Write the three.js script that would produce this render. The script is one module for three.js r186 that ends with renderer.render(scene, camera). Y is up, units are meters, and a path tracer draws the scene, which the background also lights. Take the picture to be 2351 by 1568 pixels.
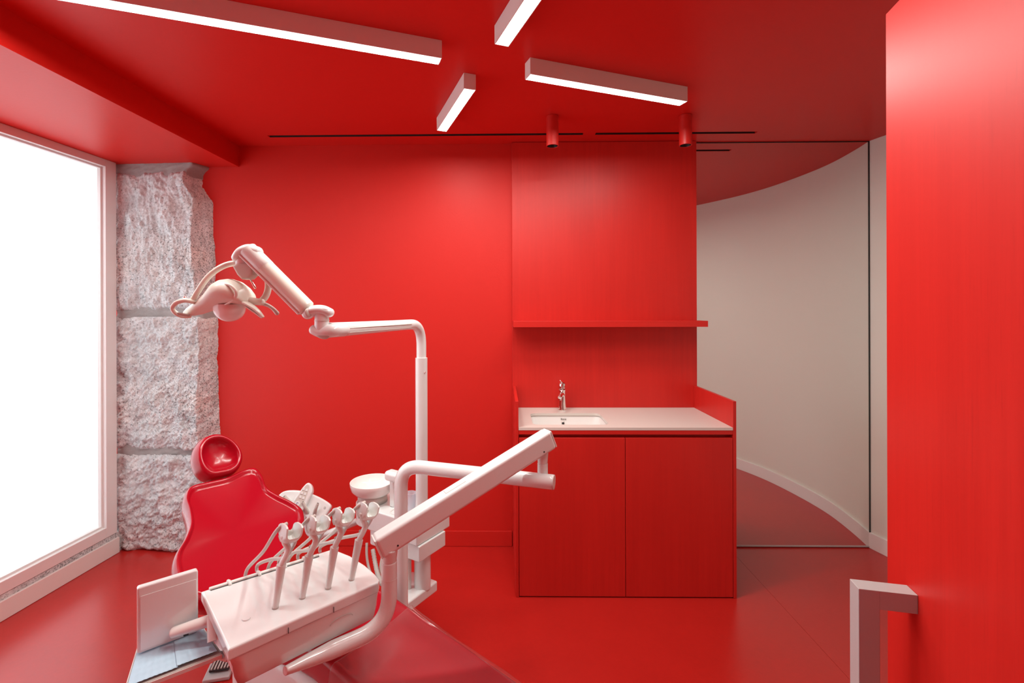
import * as THREE from 'three';
import { RoundedBoxGeometry } from 'three/addons/geometries/RoundedBoxGeometry.js';
import { mergeGeometries } from 'three/addons/utils/BufferGeometryUtils.js';
import { RectAreaLightUniformsLib } from 'three/addons/lights/RectAreaLightUniformsLib.js';
import { FontLoader } from 'three/addons/loaders/FontLoader.js';
import { TextGeometry } from 'three/addons/geometries/TextGeometry.js';
import { ImprovedNoise } from 'three/addons/math/ImprovedNoise.js';

// ------------------------------------------------------------ camera, sky, exposure
const scene = new THREE.Scene();
const FOCAL = 1110, CX = 1136, CY = 708, EYE = 1.5;               // pixels of the 2351 x 1568 frame; shifted wide lens
const camera = new THREE.PerspectiveCamera(2 * Math.atan(784 / FOCAL) * 180 / Math.PI, 2351 / 1568, 0.05, 60);
camera.position.set(0, EYE, 0);
camera.rotation.order = 'YXZ';
camera.rotation.set(0, 0.014, -0.003);
camera.setViewOffset(2351, 1568, 1175.5 - CX, 784 - CY, 2351, 1568);
camera.updateMatrixWorld();
scene.background = new THREE.Color().setRGB(3.9, 4.25, 4.4);      // even overcast sky, seen only through the frosted window
const renderer = new THREE.WebGLRenderer();
renderer.toneMapping = THREE.LinearToneMapping;
renderer.toneMappingExposure = 1.0;
renderer.shadowMap.enabled = true;
RectAreaLightUniformsLib.init();
const LAMP_RADIANCE = 90, LAMP_COLOR = new THREE.Color().setRGB(1, 1, 0.94);

// ------------------------------------------------------------ pixels to rays
const V = (x, y, z) => new THREE.Vector3(x, y, z);
const ray = (px, py) => V((px - CX) / FOCAL, -(py - CY) / FOCAL, -1).applyQuaternion(camera.quaternion);
const atDepth = (px, py, d) => { const r = ray(px, py); return r.multiplyScalar(-d / r.z).add(camera.position); };
const atHeight = (px, py, h) => { const r = ray(px, py); return r.multiplyScalar((h - EYE) / r.y).add(camera.position); };
const atPlane = (px, py, o, n) => { const r = ray(px, py); return r.multiplyScalar(o.clone().sub(camera.position).dot(n) / r.dot(n)).add(camera.position); };

// ------------------------------------------------------------ random and noise
let seed = 7;
const rnd = () => { seed = (seed * 1664525 + 1013904223) % 4294967296; return seed / 4294967296; };
const perlin = new ImprovedNoise();
const fbm = (x, y, z, o = 4) => { let s = 0, a = 0.5, f = 1; for (let i = 0; i < o; i++) { s += a * perlin.noise(x * f, y * f, z * f + i * 7.3); a *= 0.5; f *= 2.03; } return s; };

// ------------------------------------------------------------ textures
const toSRGB = (v) => { v = Math.min(1, Math.max(0, v)); return Math.round(255 * (v <= 0.0031308 ? 12.92 * v : 1.055 * Math.pow(v, 1 / 2.4) - 0.055)); };
function colorTexture(w, h, fn, rx = 1, ry = 1) {
  const d = new Uint8Array(w * h * 4);
  for (let j = 0; j < h; j++) for (let i = 0; i < w; i++) {
    const c = fn(i / w, j / h, i, j), k = 4 * (j * w + i);
    d[k] = toSRGB(c[0]); d[k + 1] = toSRGB(c[1]); d[k + 2] = toSRGB(c[2]); d[k + 3] = 255;
  }
  const t = new THREE.DataTexture(d, w, h); t.colorSpace = THREE.SRGBColorSpace;
  return finish(t, rx, ry);
}
function grayTexture(w, h, fn, rx = 1, ry = 1) {
  const d = new Uint8Array(w * h * 4);
  for (let j = 0; j < h; j++) for (let i = 0; i < w; i++) {
    const c = Math.min(255, Math.max(0, Math.round(255 * fn(i / w, j / h, i, j)))), k = 4 * (j * w + i);
    d[k] = d[k + 1] = d[k + 2] = c; d[k + 3] = 255;
  }
  return finish(new THREE.DataTexture(d, w, h), rx, ry);
}
function finish(t, rx, ry) {
  t.wrapS = t.wrapT = THREE.RepeatWrapping; t.repeat.set(rx, ry);
  t.magFilter = THREE.LinearFilter; t.minFilter = THREE.LinearMipmapLinearFilter; t.generateMipmaps = true; t.needsUpdate = true;
  return t;
}
// a noise that repeats at the texture's edges
const tileNoise = (u, v, fu, fv, z) => {
  const n = (a, b) => perlin.noise(a * fu, b * fv, z), s = (e) => e * e * (3 - 2 * e);
  const a = s(u), b = s(v);
  return (n(u, v) * (1 - a) + n(u - 1, v) * a) * (1 - b) + (n(u, v - 1) * (1 - a) + n(u - 1, v - 1) * a) * b;
};
const RED = [0.58, 0.017, 0.0115];
const woodMap = colorTexture(512, 1024, (u, v) => {
  const fine = tileNoise(u, v, 120, 5, 1.5), mid = tileNoise(u, v, 34, 2.4, 4.2), big = tileNoise(u, v, 5, 2.2, 9.1), pore = Math.max(0, tileNoise(u, v, 200, 16, 6.6) - 0.25);
  const k = 1 + 0.035 * fine + 0.055 * mid + 0.09 * big - 0.18 * pore;
  return [RED[0] * k, RED[1] * k * k, RED[2] * k * k];
}, 1 / 0.6, 1 / 1.2);
const floorMap = colorTexture(512, 512, (u, v) => {
  const k = 1 + 0.05 * tileNoise(u, v, 6, 6, 2.2) + 0.04 * tileNoise(u, v, 40, 40, 3.3) + 0.03 * tileNoise(u, v, 130, 130, 5.3);
  return [0.46 * k, 0.014 * k, 0.010 * k];
}, 1, 1);
const peel = grayTexture(256, 256, (u, v) => 0.5 + 0.35 * tileNoise(u, v, 26, 26, 1.1) + 0.25 * tileNoise(u, v, 60, 60, 3.1), 1 / 0.35, 1 / 0.35);
const graniteMap = colorTexture(1024, 1024, (u, v, i, j) => {
  const a = tileNoise(u, v, 90, 90, 1.7), b = tileNoise(u, v, 190, 190, 5.9), c = tileNoise(u, v, 9, 6, 2.9), w = tileNoise(u, v, 26, 14, 8.8);
  let k = 0.57 + 0.14 * c + 0.10 * w + 0.20 * a + 0.22 * b + 0.16 * (rnd() - 0.5);
  if (b < -0.30 || a < -0.36) k *= 0.5;
  const warm = Math.max(0, tileNoise(u, v, 5, 7, 12.4)) * 0.12;
  return [k * (0.97 + warm), k, k * (1.0 - warm * 0.6)];
}, 1 / 0.9, 1 / 0.9);
const mortarMap = colorTexture(256, 256, (u, v) => { const k = 0.33 + 0.10 * tileNoise(u, v, 30, 30, 3.7) + 0.06 * tileNoise(u, v, 90, 90, 1.2); return [k, k * 0.97, k * 0.93]; }, 3, 3);
const paperBump = grayTexture(256, 256, (u, v) => 0.5 + 0.4 * tileNoise(u, v, 70, 70, 2.2), 1 / 0.15, 1 / 0.15);
const brushed = grayTexture(64, 512, (u, v) => 0.42 + 0.16 * tileNoise(u, v, 3, 180, 1.1), 4, 2);

// ------------------------------------------------------------ materials
const lin = (r, g, b) => new THREE.Color().setRGB(r, g, b);
const std = (c, rough, o = {}) => new THREE.MeshPhysicalMaterial({ color: lin(...c), roughness: rough, side: THREE.DoubleSide, ...o });
const M = {
  redPaint: std(RED, 0.5, { specularIntensity: 0.6, bumpMap: peel, bumpScale: 0.0003 }),
  redCeiling: std([0.60, 0.017, 0.0125], 0.40, { specularIntensity: 0.33, bumpMap: peel, bumpScale: 0.0002 }),
  redWood: std([1, 1, 1], 0.42, { map: woodMap, specularIntensity: 0.8, clearcoat: 0.1, clearcoatRoughness: 0.35 }),
  redFloor: std([1, 1, 1], 0.28, { ior: 1.6, map: floorMap, bumpMap: peel, bumpScale: 0.00015 }),
  redMetal: std(RED, 0.4),
  vinyl: std([0.42, 0.002, 0.014], 0.26, { clearcoat: 0.25, clearcoatRoughness: 0.12 }),
  whiteWall: std([0.76, 0.76, 0.67], 0.55, { bumpMap: peel, bumpScale: 0.0003 }),
  whiteTrim: std([0.82, 0.80, 0.76], 0.4),
  frame: std([0.82, 0.81, 0.79], 0.4),
  plastic: std([0.78, 0.81, 0.78], 0.24),
  lacquer: std([0.81, 0.87, 0.86], 0.18, { clearcoat: 0.5, clearcoatRoughness: 0.08 }),
  cream: std([0.80, 0.82, 0.73], 0.28),
  greyPlastic: std([0.50, 0.48, 0.44], 0.4),
  greyRubber: std([0.62, 0.60, 0.55], 0.5),
  whiteCeramic: std([0.86, 0.85, 0.82], 0.1),
  counter: std([0.70, 0.66, 0.60], 0.35),
  dark: std([0.02, 0.018, 0.017], 0.5),
  slot: std([0.03, 0.004, 0.004], 0.7),
  chrome: std([0.90, 0.89, 0.87], 0.06, { metalness: 1 }),
  steel: std([0.50, 0.50, 0.49], 0.85, { metalness: 0.1, roughnessMap: brushed }),
  mirror: std([0.86, 0.87, 0.85], 0.005, { metalness: 1 }),
  glassEdge: std([0.02, 0.03, 0.028], 0.2),
  pane: std([0.93, 0.955, 0.965], 1, { transmission: 1, thickness: 0, specularIntensity: 0 }),
  granite: std([1, 1, 1], 0.85, { map: graniteMap }),
  mortar: std([1, 1, 1], 0.9, { map: mortarMap }),
  paper: std([0.50, 0.72, 0.85], 0.8, { bumpMap: paperBump, bumpScale: 0.0006 }),
  paperWhite: std([0.78, 0.82, 0.88], 0.8, { bumpMap: paperBump, bumpScale: 0.0004 }),
  clearFilm: std([0.97, 0.94, 0.94], 0.14, { transmission: 0.97, thickness: 0, ior: 1.5 }),
  clearCup: std([0.90, 0.93, 0.97], 0.55, { transmission: 0.6, thickness: 0 }),
  diffuser: std([0.9, 0.9, 0.9], 0.5, { emissive: LAMP_COLOR, emissiveIntensity: 3 }),
  pavement: std([0.32, 0.32, 0.32], 0.9),
  ink: std([0.10, 0.13, 0.35], 0.6),
  inkGrey: std([0.22, 0.20, 0.18], 0.6),
};

// ------------------------------------------------------------ building helpers
const taken = new Map();
const numbered = (n) => { const k = taken.get(n) || 0; taken.set(n, k + 1); return k ? `${n}_${String(k).padStart(3, '0')}` : n; };
function shade(o) { o.traverse((c) => { if (c.isMesh) { c.castShadow = true; c.receiveShadow = true; } }); return o; }
function windUp(g) {                              // a mirrored basis turns triangles over: make them agree with the normals
  const p = g.attributes.position, n = g.attributes.normal, ix = g.index, c = ix ? ix.count : p.count, a = V(), b = V(), d = V(), m = V(); let s = 0;
  for (let i = 0; i < c; i += 3 * Math.max(1, Math.floor(c / 300))) {
    const [i0, i1, i2] = [0, 1, 2].map((k) => (ix ? ix.getX(i + k) : i + k));
    a.fromBufferAttribute(p, i0); b.fromBufferAttribute(p, i1).sub(a); d.fromBufferAttribute(p, i2).sub(a); m.fromBufferAttribute(n, i0); s += Math.sign(b.cross(d).dot(m));
  }
  if (s >= 0) return g;
  const h = ix ? g : g; if (!ix) h.setIndex([...Array(p.count).keys()]);
  const q = h.index; for (let i = 0; i < q.count; i += 3) { const t = q.getX(i + 1); q.setX(i + 1, q.getX(i + 2)); q.setX(i + 2, t); }
  return h;
}
function mesh(name, geo, mat, parent = scene) {
  windUp(geo);
  const o = new THREE.Mesh(geo, mat); o.name = parent === scene ? numbered(name) : name; o.castShadow = o.receiveShadow = true; parent.add(o); return o;
}
function thing(name, label, category, pos = [0, 0, 0], turn = 0, group) {
  const g = new THREE.Group(); g.name = numbered(name); g.position.set(...pos); g.rotation.y = turn; g.userData = { label, category }; if (group) g.userData.group = group; scene.add(g); return g;
}
function tag(o, label, category, group) { o.userData = { label, category, ...(group ? { group } : {}) }; return o; }
function struct(o, label) { o.userData.kind = 'structure'; if (label) o.userData.label = label; return o; }
const box = (w, h, d, x = 0, y = 0, z = 0) => new THREE.BoxGeometry(w, h, d).translate(x, y, z);
const rbox = (w, h, d, r = 0.004, x = 0, y = 0, z = 0, s = 3) => new RoundedBoxGeometry(w, h, d, s, Math.min(r, w / 2 - 1e-4, h / 2 - 1e-4, d / 2 - 1e-4)).translate(x, y, z);
const span = (x0, x1, y0, y1, z0, z1, r = 0) => (r ? rbox(x1 - x0, y1 - y0, z1 - z0, r, (x0 + x1) / 2, (y0 + y1) / 2, (z0 + z1) / 2) : box(x1 - x0, y1 - y0, z1 - z0, (x0 + x1) / 2, (y0 + y1) / 2, (z0 + z1) / 2));
const cyl = (r0, r1, h, x = 0, y = 0, z = 0, n = 32) => new THREE.CylinderGeometry(r1, r0, h, n).translate(x, y + h / 2, z);   // r0 at the bottom
function metreUV(geo, turn = false) {          // uv in metres from the dominant axis of the normal
  const g = geo.index ? geo.toNonIndexed() : geo, p = g.attributes.position, uv = new Float32Array(p.count * 2), a = V(), b = V(), c = V();
  for (let i = 0; i < p.count; i += 3) {
    a.fromBufferAttribute(p, i); b.fromBufferAttribute(p, i + 1).sub(a); c.fromBufferAttribute(p, i + 2).sub(a); b.cross(c);
    const nx = Math.abs(b.x), ny = Math.abs(b.y), nz = Math.abs(b.z);
    for (let k = 0; k < 3; k++) {
      const x = p.getX(i + k), y = p.getY(i + k), z = p.getZ(i + k);
      let s = nx >= ny && nx >= nz ? [z, y] : ny >= nz ? [x, z] : [x, y];
      if (turn) s = [s[1], s[0]];
      uv[2 * (i + k)] = s[0]; uv[2 * (i + k) + 1] = s[1];
    }
  }
  g.setAttribute('uv', new THREE.BufferAttribute(uv, 2));
  return g;
}
function grid(nu, nv, fn, closeU = false) {    // surface through fn(i, j) -> Vector3
  const pos = [], uv = [], idx = [];
  for (let j = 0; j <= nv; j++) for (let i = 0; i <= nu; i++) { const p = fn(i, j); pos.push(p.x, p.y, p.z); uv.push(i / nu, j / nv); }
  for (let j = 0; j < nv; j++) for (let i = 0; i < nu; i++) { const a = j * (nu + 1) + i, b = a + 1, c = a + nu + 1, d = c + 1; idx.push(a, b, d, a, d, c); }
  const g = new THREE.BufferGeometry();
  g.setAttribute('position', new THREE.Float32BufferAttribute(pos, 3)); g.setAttribute('uv', new THREE.Float32BufferAttribute(uv, 2)); g.setIndex(idx); g.computeVertexNormals();
  if (closeU) {
    const n = g.attributes.normal;
    for (let j = 0; j <= nv; j++) { const a = j * (nu + 1), b = a + nu, s = V(n.getX(a) + n.getX(b), n.getY(a) + n.getY(b), n.getZ(a) + n.getZ(b)).normalize(); n.setXYZ(a, s.x, s.y, s.z); n.setXYZ(b, s.x, s.y, s.z); }
  }
  return g;
}
// sweep along points; radius is a number or fn(t) -> [r across, r up]; rounded closing caps
function sweep(points, radius, o = {}) {
  const { seg = 48, rad = 20, up = V(0, 1, 0), cap = true, straight = false, twist = 0 } = o;
  const pts = points.map((p) => (p.isVector3 ? p : V(...p)));
  const path = straight ? polyline(pts) : new THREE.CatmullRomCurve3(pts, false, 'centripetal');
  const R = (t) => { const r = typeof radius === 'function' ? radius(t) : radius; return Array.isArray(r) ? r : [r, r]; };
  const rings = [];
  let n0 = null;
  for (let j = 0; j <= seg; j++) {
    const t = j / seg, c = path.getPoint(t), tan = path.getTangent(t).normalize();
    if (!n0) { n0 = up.clone().sub(tan.clone().multiplyScalar(up.dot(tan))); if (n0.length() < 0.05) n0 = V(1, 0, 0).sub(tan.clone().multiplyScalar(tan.x)); n0.normalize(); if (twist) n0.applyAxisAngle(tan, twist); }
    else n0.sub(tan.clone().multiplyScalar(n0.dot(tan))).normalize();
    rings.push({ c, n: n0.clone(), b: tan.clone().cross(n0), r: R(t), tan });
  }
  if (cap) {
    const a = rings[0], z = rings[rings.length - 1], e = o.round ? Math.min(...a.r) * o.round : 0, e2 = o.round ? Math.min(...z.r) * o.round : 0;
    const add = (r, sgn, ee) => [0.9, 0.65, 0.3, 0.002].map((k) => ({ ...r, c: r.c.clone().addScaledVector(r.tan, sgn * ee * Math.sqrt(1 - k * k)), r: [r.r[0] * k, r.r[1] * k] }));
    rings.push(...add(z, 1, e2)); rings.unshift(...add(a, -1, e).reverse());
  }
  return grid(rad, rings.length - 1, (i, j) => {
    const q = rings[j], th = (i / rad) * 2 * Math.PI;
    return q.c.clone().addScaledVector(q.b, Math.cos(th) * q.r[0]).addScaledVector(q.n, Math.sin(th) * q.r[1]);
  }, true);
}
function polyline(pts) {
  const c = new THREE.CurvePath(); for (let i = 1; i < pts.length; i++) c.add(new THREE.LineCurve3(pts[i - 1], pts[i])); return c;
}
// path with round corners
function filleted(pts, r, n = 8) {
  const out = [pts[0].clone()];
  for (let i = 1; i < pts.length - 1; i++) {
    const a = pts[i - 1].clone().sub(pts[i]), b = pts[i + 1].clone().sub(pts[i]), k = Math.min(r, a.length() * 0.49, b.length() * 0.49);
    const s = pts[i].clone().addScaledVector(a.normalize(), k), e = pts[i].clone().addScaledVector(b.normalize(), k), q = new THREE.QuadraticBezierCurve3(s, pts[i], e);
    for (let j = 0; j <= n; j++) out.push(q.getPoint(j / n));
  }
  out.push(pts[pts.length - 1].clone());
  return out;
}
// flat outline (Vector2-like [x, y]) pushed to a depth along local z, softened edges
function plate(outline, depth, bevel = 0, holes = [], curve = 12) {
  const s = new THREE.Shape(outline.map(([x, y]) => new THREE.Vector2(x, y)));
  for (const h of holes) s.holes.push(new THREE.Path(h.map(([x, y]) => new THREE.Vector2(x, y))));
  return new THREE.ExtrudeGeometry(s, { depth: depth - 2 * bevel, bevelEnabled: bevel > 0, bevelSize: bevel, bevelThickness: bevel, bevelOffset: -bevel, bevelSegments: 3, curveSegments: curve }).translate(0, 0, bevel);
}
const roundRect = (x0, x1, y0, y1, r, n = 6) => {
  const o = [];
  for (const [cx, cy, a] of [[x1 - r, y0 + r, -90], [x1 - r, y1 - r, 0], [x0 + r, y1 - r, 90], [x0 + r, y0 + r, 180]]) for (let i = 0; i <= n; i++) { const t = ((a + (90 * i) / n) * Math.PI) / 180; o.push([cx + r * Math.cos(t), cy + r * Math.sin(t)]); }
  return o;
};
const smoothLoop = (pts, n) => new THREE.CatmullRomCurve3(pts.map(([x, y]) => V(x, y, 0)), true, 'centripetal').getSpacedPoints(n).slice(0, n).map((p) => [p.x, p.y]);
// upholstered pad: rings shrink from the outline towards a centre, heights from profile [[scale, height], ...]
function pad(outline, center, profile) {
  const n = outline.length;
  return grid(n, profile.length - 1, (i, j) => {
    const [x, y] = outline[i % n], [s, h] = profile[j];
    return V(center[0] + (x - center[0]) * s, center[1] + (y - center[1]) * s, typeof h === 'function' ? h(x, y) : h);
  }, true);
}
const basis = (x, y, z, o) => new THREE.Matrix4().makeBasis(x, y, z).setPosition(o);
const ballSurface = (cx, cy, cz, rx, ry, rz, n = 28) => new THREE.SphereGeometry(1, n, Math.round(n * 0.7)).scale(rx, ry, rz).translate(cx, cy, cz);
function between(a, b, r0, r1 = r0, n = 24) { const d = b.clone().sub(a), g = new THREE.CylinderGeometry(r1, r0, d.length(), n); g.applyQuaternion(new THREE.Quaternion().setFromUnitVectors(V(0, 1, 0), d.clone().normalize())); return g.translate((a.x + b.x) / 2, (a.y + b.y) / 2, (a.z + b.z) / 2); }

// ============================================================ the setting
const H = 2.538, BACK = -3.055, SOFFIT = 2.405, SEAM = 1.39;
const flat = (pts, y0, y1, holes = []) => {       // outline in x, z made a slab from y0 to y1
  const s = new THREE.Shape(pts.map(([x, z]) => new THREE.Vector2(x, z)));
  for (const h of holes) s.holes.push(new THREE.Path(h.map(([x, z]) => new THREE.Vector2(x, z))));
  return new THREE.ExtrudeGeometry(s, { depth: y1 - y0, bevelEnabled: false, curveSegments: 24 }).rotateX(Math.PI / 2).translate(0, y1, 0);
};
// floor: a slab under two sheets of linoleum that meet in a fine joint
const floor = struct(new THREE.Group(), 'glossy red linoleum floor in two sheets'); floor.name = 'floor'; scene.add(floor);
mesh('floor_slab', flat([[-2.75, -3.2], [2.8, -3.2], [2.8, 1.8], [-2.75, 1.8]], -0.12, -0.0015), M.redMetal, floor);
mesh('floor_sheet', metreUV(flat([[-2.75, -3.2], [SEAM + 0.026, -3.2], [SEAM - 0.047, 1.8], [-2.75, 1.8]], -0.003, 0)), M.redFloor, floor);
mesh('floor_sheet', metreUV(flat([[SEAM + 0.0272, -3.2], [2.8, -3.2], [2.8, 1.8], [SEAM - 0.0458, 1.8]], -0.003, 0)), M.redFloor, floor);

// ceiling with two long air slots
const SLOTS = [[-1.398, 0.49], [0.562, 1.513]].map(([a, b]) => [a, b, -2.905, -2.872]);
const holes = SLOTS.map(([a, b, c, d]) => [[a, c], [b, c], [b, d], [a, d]]);
const ceiling = struct(mesh('ceiling', metreUV(flat([[-2.75, -3.2], [2.8, -3.2], [2.8, 1.8], [-2.75, 1.8]], H, H + 0.06, holes)), M.redCeiling), 'satin red ceiling with two air slots');
struct(mesh('ceiling_slab', flat([[-2.75, -3.2], [2.8, -3.2], [2.8, 1.8], [-2.75, 1.8]], H + 0.1, H + 0.2), M.slot));
SLOTS.forEach(([a, b, c, d], i) => {
  const v = thing('air_slot_diffuser', i ? 'shorter dark air slot in the ceiling above the washbasin cabinet' : 'longer dark air slot in the ceiling along the plain red wall', 'air vent', [(a + b) / 2, H, (c + d) / 2]);
  mesh('trough', mergeGeometries([box(b - a - 0.002, 0.004, 0.06, 0, 0.0965, 0), box(b - a - 0.002, 0.03, 0.002, 0, 0.078, -0.029), box(b - a - 0.002, 0.03, 0.002, 0, 0.078, 0.029)]), M.slot, v);
  mesh('liner', mergeGeometries([-1, 1].map((s) => box(b - a - 0.001, 0.094, 0.001, 0, 0.0475, s * 0.0158))), M.slot, v);
  mesh('blade', box(b - a - 0.004, 0.018, 0.003, 0, 0.05, 0.003), M.slot, v);
});

// red back wall with its baseboard
struct(mesh('wall_back', metreUV(span(-2.75, 2.8, 0, H, BACK - 0.15, BACK)), M.redPaint), 'plain matt red back wall');
struct(mesh('baseboard_back', span(-1.76, 0.062, 0.001, 0.097, BACK, BACK + 0.012, 0.002), M.redPaint), 'red baseboard along the plain red wall');

// dropped soffit along the window
struct(mesh('trim_1', metreUV(flat([[-1.669, BACK], [-1.758, 0.2], [-2.70, 0.2], [-2.43, BACK]], SOFFIT, H)), M.redCeiling), 'lowered red ceiling edge along the window');

// window wall
const W0 = V(-2.365, 0, -2.952), WU = V(-0.064, 0, 0.998).normalize(), WN = WU.clone().cross(V(0, 1, 0));
const wallMatrix = basis(WU, V(0, 1, 0), WN, W0), onWindow = (g) => g.applyMatrix4(wallMatrix);
struct(mesh('wall_left', onWindow(mergeGeometries([span(-0.2, 3.6, SOFFIT + 0.001, H + 0.02, 0.02, 0.28), span(2.72, 3.6, 0, SOFFIT, 0.02, 0.28)])), M.redPaint), 'red wall around the window');
struct(mesh('wall_sill', metreUV(onWindow(span(-0.05, 2.72, 0, 0.122, 0.016, 0.28))), M.granite), 'rough granite kerb under the window frame');
struct(mesh('baseboard_left', onWindow(span(-0.004, 2.75, 0.001, 0.096, 0, 0.015, 0.002)), M.whiteTrim), 'white baseboard under the frosted window');
const win = struct(new THREE.Group(), 'tall frosted window in a white metal frame'); win.name = 'window_1'; scene.add(win);
mesh('jamb', onWindow(span(0, 0.075, 0.124, SOFFIT, 0.012, 0.09, 0.003)), M.frame, win);
mesh('jamb', onWindow(span(2.64, 2.715, 0.124, SOFFIT, 0.012, 0.09, 0.003)), M.frame, win);
mesh('head_rail', onWindow(span(0.075, 2.64, 2.36, SOFFIT, 0.012, 0.09, 0.003)), M.frame, win);
mesh('bottom_rail', onWindow(span(0.075, 2.64, 0.124, 0.186, 0.012, 0.09, 0.003)), M.frame, win);
mesh('glazing_bead', onWindow(mergeGeometries([span(0.075, 0.087, 0.186, 2.36, 0.035, 0.055), span(0.087, 2.64, 0.186, 0.197, 0.035, 0.055), span(0.087, 2.64, 2.350, 2.36, 0.035, 0.055)])), M.frame, win);
mesh('pane', onWindow(new THREE.PlaneGeometry(2.565, 2.175).translate(1.3575, 1.2735, 0.06)), M.pane, win);

// what lies outside: pavement, plus an unseen wall added to keep daylight off the lower glass
struct(mesh('ground_outside', onWindow(span(-6, 9, -0.3, -0.15, 0.3, 12)), M.pavement), 'grey pavement outside the window');
struct(mesh('wall_added_shade', onWindow(span(-6, 9, -0.15, 1.5, 2.4, 2.6)), M.pavement), 'unseen low grey wall added outside to dim the lower glass');

// granite pillar: three rough stones, mortar joints and a ragged edge against the plaster
const EDGE = [[360, 478], [380, 481], [388, 472], [395, 467], [420, 467], [432, 473], [445, 482], [457, 490], [500, 491], [610, 495], [730, 500], [900, 503], [1010, 506], [1290, 508]];
const edgeX = (h) => { const y = 708 - ((h - 1.5) * FOCAL) / 3.02; let i = 1; while (i < EDGE.length - 1 && EDGE[i][0] < y) i++; const [a, b] = [EDGE[i - 1], EDGE[i]], k = (y - a[0]) / (b[0] - a[0]); return atDepth(a[1] + (b[1] - a[1]) * k, y, 3.05).x; };
const pillar = struct(new THREE.Group(), 'rough grey granite pillar of three stones beside the window'); pillar.name = 'wall_pillar'; scene.add(pillar);
function stone(h0, h1, id, streak) {
  const nu = 120, nv = Math.round((h1 - h0) * 150);
  return grid(nu, nv, (i, j) => {
    const u = i / nu, h = h0 + ((h1 - h0) * j) / nv, xe = edgeX(h), xb = xe - 0.066 - 0.012 * Math.sin(h * 7 + id);
    const e = Math.min(h - h0, h1 - h), round = 0.022 * (1 - Math.min(1, e / 0.03)) ** 2;
    const k = 0.80;                                    // share of the front
    let x, z, nx, nz;
    const soft = Math.min(1, Math.max(0, (u - k + 0.04) / 0.08)), f = Math.min(1, u / k), s = Math.max(0, (u - k) / (1 - k));
    x = -2.405 + (xb + 2.405) * f + (xe - xb) * s; z = -2.975 + 0.04 * f - 0.128 * s;
    nx = 0.9 * soft; nz = 1 - 0.75 * soft;
    const rough = 0.026 * fbm(x * 4 + id * 3, h * 4 * streak, z * 4, 2) + 0.048 * fbm(x * 13 + id, h * 13 * streak, z * 13 + 4, 3) + 0.030 * Math.abs(fbm(x * 38, h * 38 * (0.5 + streak / 2), z * 38, 2)) + 0.006 * (fbm(x * 120, h * 120, z * 120, 2));
    const fade = Math.min(1, (1 - u) / 0.03 + 0.25) * Math.min(1, u / 0.04);
    const d = (rough - round) * fade - 0.004;
    return V(x + nx * d * 0.5, h + 0.004 * fbm(x * 20, h * 20, 3, 2), z + nz * d);
  });
}
const stoneUV = (g) => { const p = g.attributes.position, uv = g.attributes.uv; for (let i = 0; i < p.count; i++) uv.setXY(i, p.getX(i) - (p.getZ(i) + 3), p.getY(i)); return g; };
mesh('stone', stoneUV(stone(1.497, 2.352, 1, 0.45)), M.granite, pillar);
mesh('stone', stoneUV(stone(0.632, 1.455, 2, 1)), M.granite, pillar);
mesh('stone', stoneUV(stone(0, 0.60, 3, 1)), M.granite, pillar);
function mortarBand(h0, h1, inset) {
  return grid(60, 14, (i, j) => { const u = i / 60, h = h0 + ((h1 - h0) * j) / 14, xe = edgeX(h), f = Math.min(1, u / 0.86), s = Math.max(0, (u - 0.86) / 0.14); return V(-2.405 + (xe - 0.045 + 2.405) * f + 0.045 * s, h, -2.975 + 0.03 * f - 0.115 * s - inset + 0.01 * fbm(u * 14, h * 30, 2, 3)); });
}
mesh('mortar_joint', mortarBand(1.43, 1.52, 0.016), M.mortar, pillar);
mesh('mortar_joint', mortarBand(0.575, 0.655, 0.016), M.mortar, pillar);
mesh('mortar_cap', mortarBand(2.325, SOFFIT + 0.002, 0.006), M.mortar, pillar);
mesh('core', span(-2.366, -1.95, 0, SOFFIT, BACK, -3.01), M.mortar, pillar);

// curved white wall with its baseboard
const ARC = [[2.288, -3.12], [2.302, -3.032], [2.334, -2.884], [2.377, -2.55], [2.36, -2.204], [2.301, -1.85], [2.207, -1.578], [2.10, -1.371], [1.976, -1.162], [1.75, -0.87], [1.45, -0.6], [1.08, -0.37], [0.72, -0.215]];
const arc = new THREE.CatmullRomCurve3(ARC.map(([x, z]) => V(x, 0, z)), false, 'centripetal');
const arcAt = (t, off) => { const p = arc.getPointAt(t), d = arc.getTangentAt(t); return p.add(V(d.z, 0, -d.x).multiplyScalar(off)); };  // off > 0: into the room side
const sideSign = (() => { const p = arcAt(0.3, 0.1), q = arcAt(0.3, 0); return p.x < q.x ? 1 : -1; })();
function arcWall(inner, outer, y0, y1, n = 90) {
  const loop = [[inner, y0], [inner, y1], [outer, y1], [outer, y0], [inner, y0]];
  const parts = [];
  for (let k = 0; k < 4; k++) parts.push(grid(n, 1, (i, j) => arcAt(i / n, sideSign * loop[k + j][0]).setY(loop[k + j][1])));
  for (const t of [0, 1]) parts.push(grid(1, 1, (i, j) => arcAt(t, sideSign * (i ? outer : inner)).setY(j ? y1 : y0)));
  return mergeGeometries(parts);
}
struct(mesh('wall_right', arcWall(0, -0.12, 0, H), M.whiteWall), 'curved white wall beside the mirror');
struct(mesh('baseboard_right', arcWall(0.012, 0.0005, 0.001, 0.096), M.whiteTrim), 'white baseboard of the curved wall');

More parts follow.
